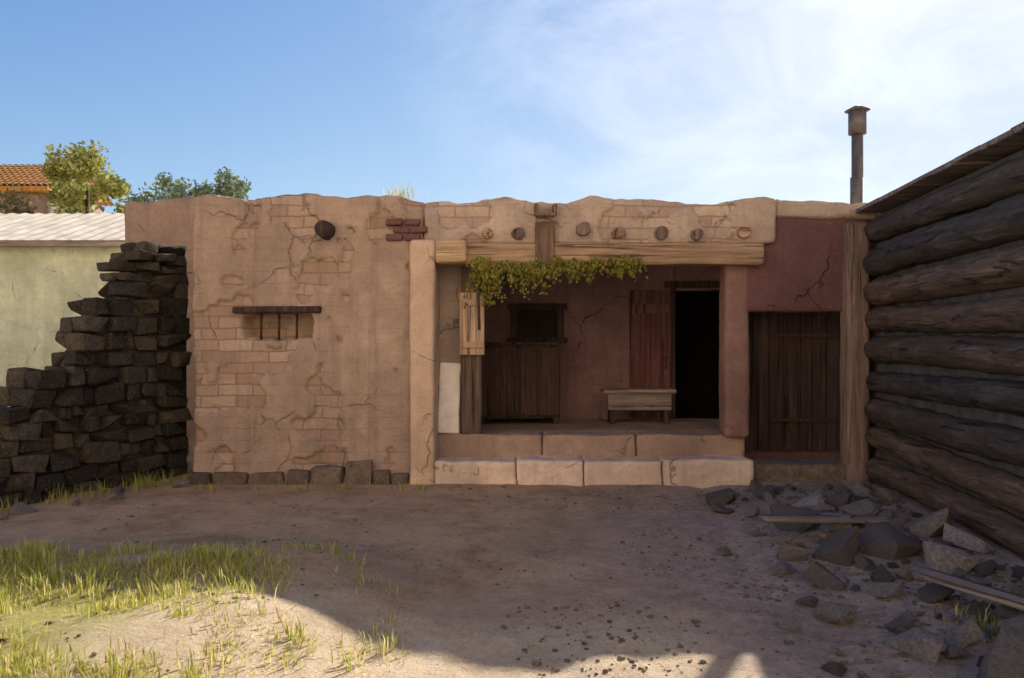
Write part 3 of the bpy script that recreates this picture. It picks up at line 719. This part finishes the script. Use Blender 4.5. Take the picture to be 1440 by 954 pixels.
bm = bmesh.new()
for k in range(70):
    an = random.uniform(0, 6.3); b0 = Vector((-1.28+random.gauss(0,.10), 8.95+random.gauss(0,.05), 3.19)); h = random.uniform(.08,.24); dr = Vector((math.cos(an), math.sin(an), 0)); sd = Vector((-dr.y, dr.x, 0))*.004
    p1 = b0+dr*h*.15+Vector((0,0,h*.6)); p2 = b0+dr*h*.45+Vector((0,0,h))
    a, b_, c_, d_, e_ = [bm.verts.new(q) for q in (b0-sd, b0+sd, p1+sd*.7, p1-sd*.7, p2)]; bm.faces.new((a, b_, c_, d_)); bm.faces.new((d_, c_, e_))
tag(link('weed', bm, M_GRASS, None), 'small dry weed growing on top of the brown wall', 'weed')

# ------------------------------------------------------------------ sky, sun, camera
w = bpy.data.worlds.new('World'); S.world = w; w.use_nodes = True; nt = w.node_tree; n = N(nt)
sk = nt.nodes.new('ShaderNodeTexSky'); sk.sky_type = 'NISHITA'; sk.sun_disc = False
sk.sun_elevation = SUN_EL; sk.sun_rotation = SUN_AZ; sk.air_density = 1.0; sk.dust_density = .5; sk.ozone_density = 4.0; sk.altitude = 600
gen = nt.nodes.new('ShaderNodeTexCoord').outputs['Generated']
cl = n.noise(n.mapping(gen, (1.3, 1.1, 2.6), (.3, .2, .5)), 2.6, 10, .62, .5)
clm = n.ramp(cl, [(.42, (0,0,0)), (.72, (1,1,1))])
dotn = nt.nodes.new('ShaderNodeVectorMath'); dotn.operation = 'DOT_PRODUCT'; n.L(gen, dotn.inputs[0])
dotn.inputs[1].default_value = (math.sin(SUN_AZ)*math.cos(SUN_EL), math.cos(SUN_AZ)*math.cos(SUN_EL), math.sin(SUN_EL))
near = nt.nodes.new('ShaderNodeMapRange'); near.inputs['From Min'].default_value = .80; near.inputs['From Max'].default_value = .99; n.L(dotn.outputs['Value'], near.inputs['Value'])
cm_ = n.math('MULTIPLY', clm, n.math('MULTIPLY', near.outputs[0], .8))
dv = nt.nodes.new('ShaderNodeVectorMath'); dv.operation = 'MULTIPLY_ADD'; n.L(sk.outputs[0], dv.inputs[0]); dv.inputs[1].default_value = (1/6.2,)*3; dv.inputs[2].default_value = (1,1,1)
gm = nt.nodes.new('ShaderNodeVectorMath'); gm.operation = 'DIVIDE'; n.L(sk.outputs[0], gm.inputs[0]); n.L(dv.outputs[0], gm.inputs[1])
hs = nt.nodes.new('ShaderNodeHueSaturation'); hs.inputs['Saturation'].default_value = 1.26; hs.inputs['Hue'].default_value = .512; n.L(gm.outputs[0], hs.inputs['Color'])
col = n.mix(cm_, hs.outputs[0], (4.3, 4.45, 4.8))
n.L(col, nt.nodes['Background'].inputs[0]); nt.nodes['Background'].inputs[1].default_value = .138
l = bpy.data.lights.new('sun', 'SUN'); l.energy = 4.9; l.angle = R(.55); l.color = (1, .90, .76)
lo = bpy.data.objects.new('sun', l); C.objects.link(lo)
lo.rotation_euler = Vector(dotn.inputs[1].default_value).to_track_quat('Z', 'Y').to_euler(); lo.location = (8, 14, 12)
c = bpy.data.cameras.new('camera'); co = bpy.data.objects.new('camera', c); C.objects.link(co)
co.location = (0, 0, 1.6); co.rotation_euler = (R(90), 0, 0); c.lens = 27.5; c.sensor_width = 36; c.clip_end = 3000
S.camera = co
vs = S.view_settings; vs.view_transform = 'Standard'; vs.look = 'None'; vs.gamma = 1; vs.exposure = .98; vs.use_curve_mapping = False
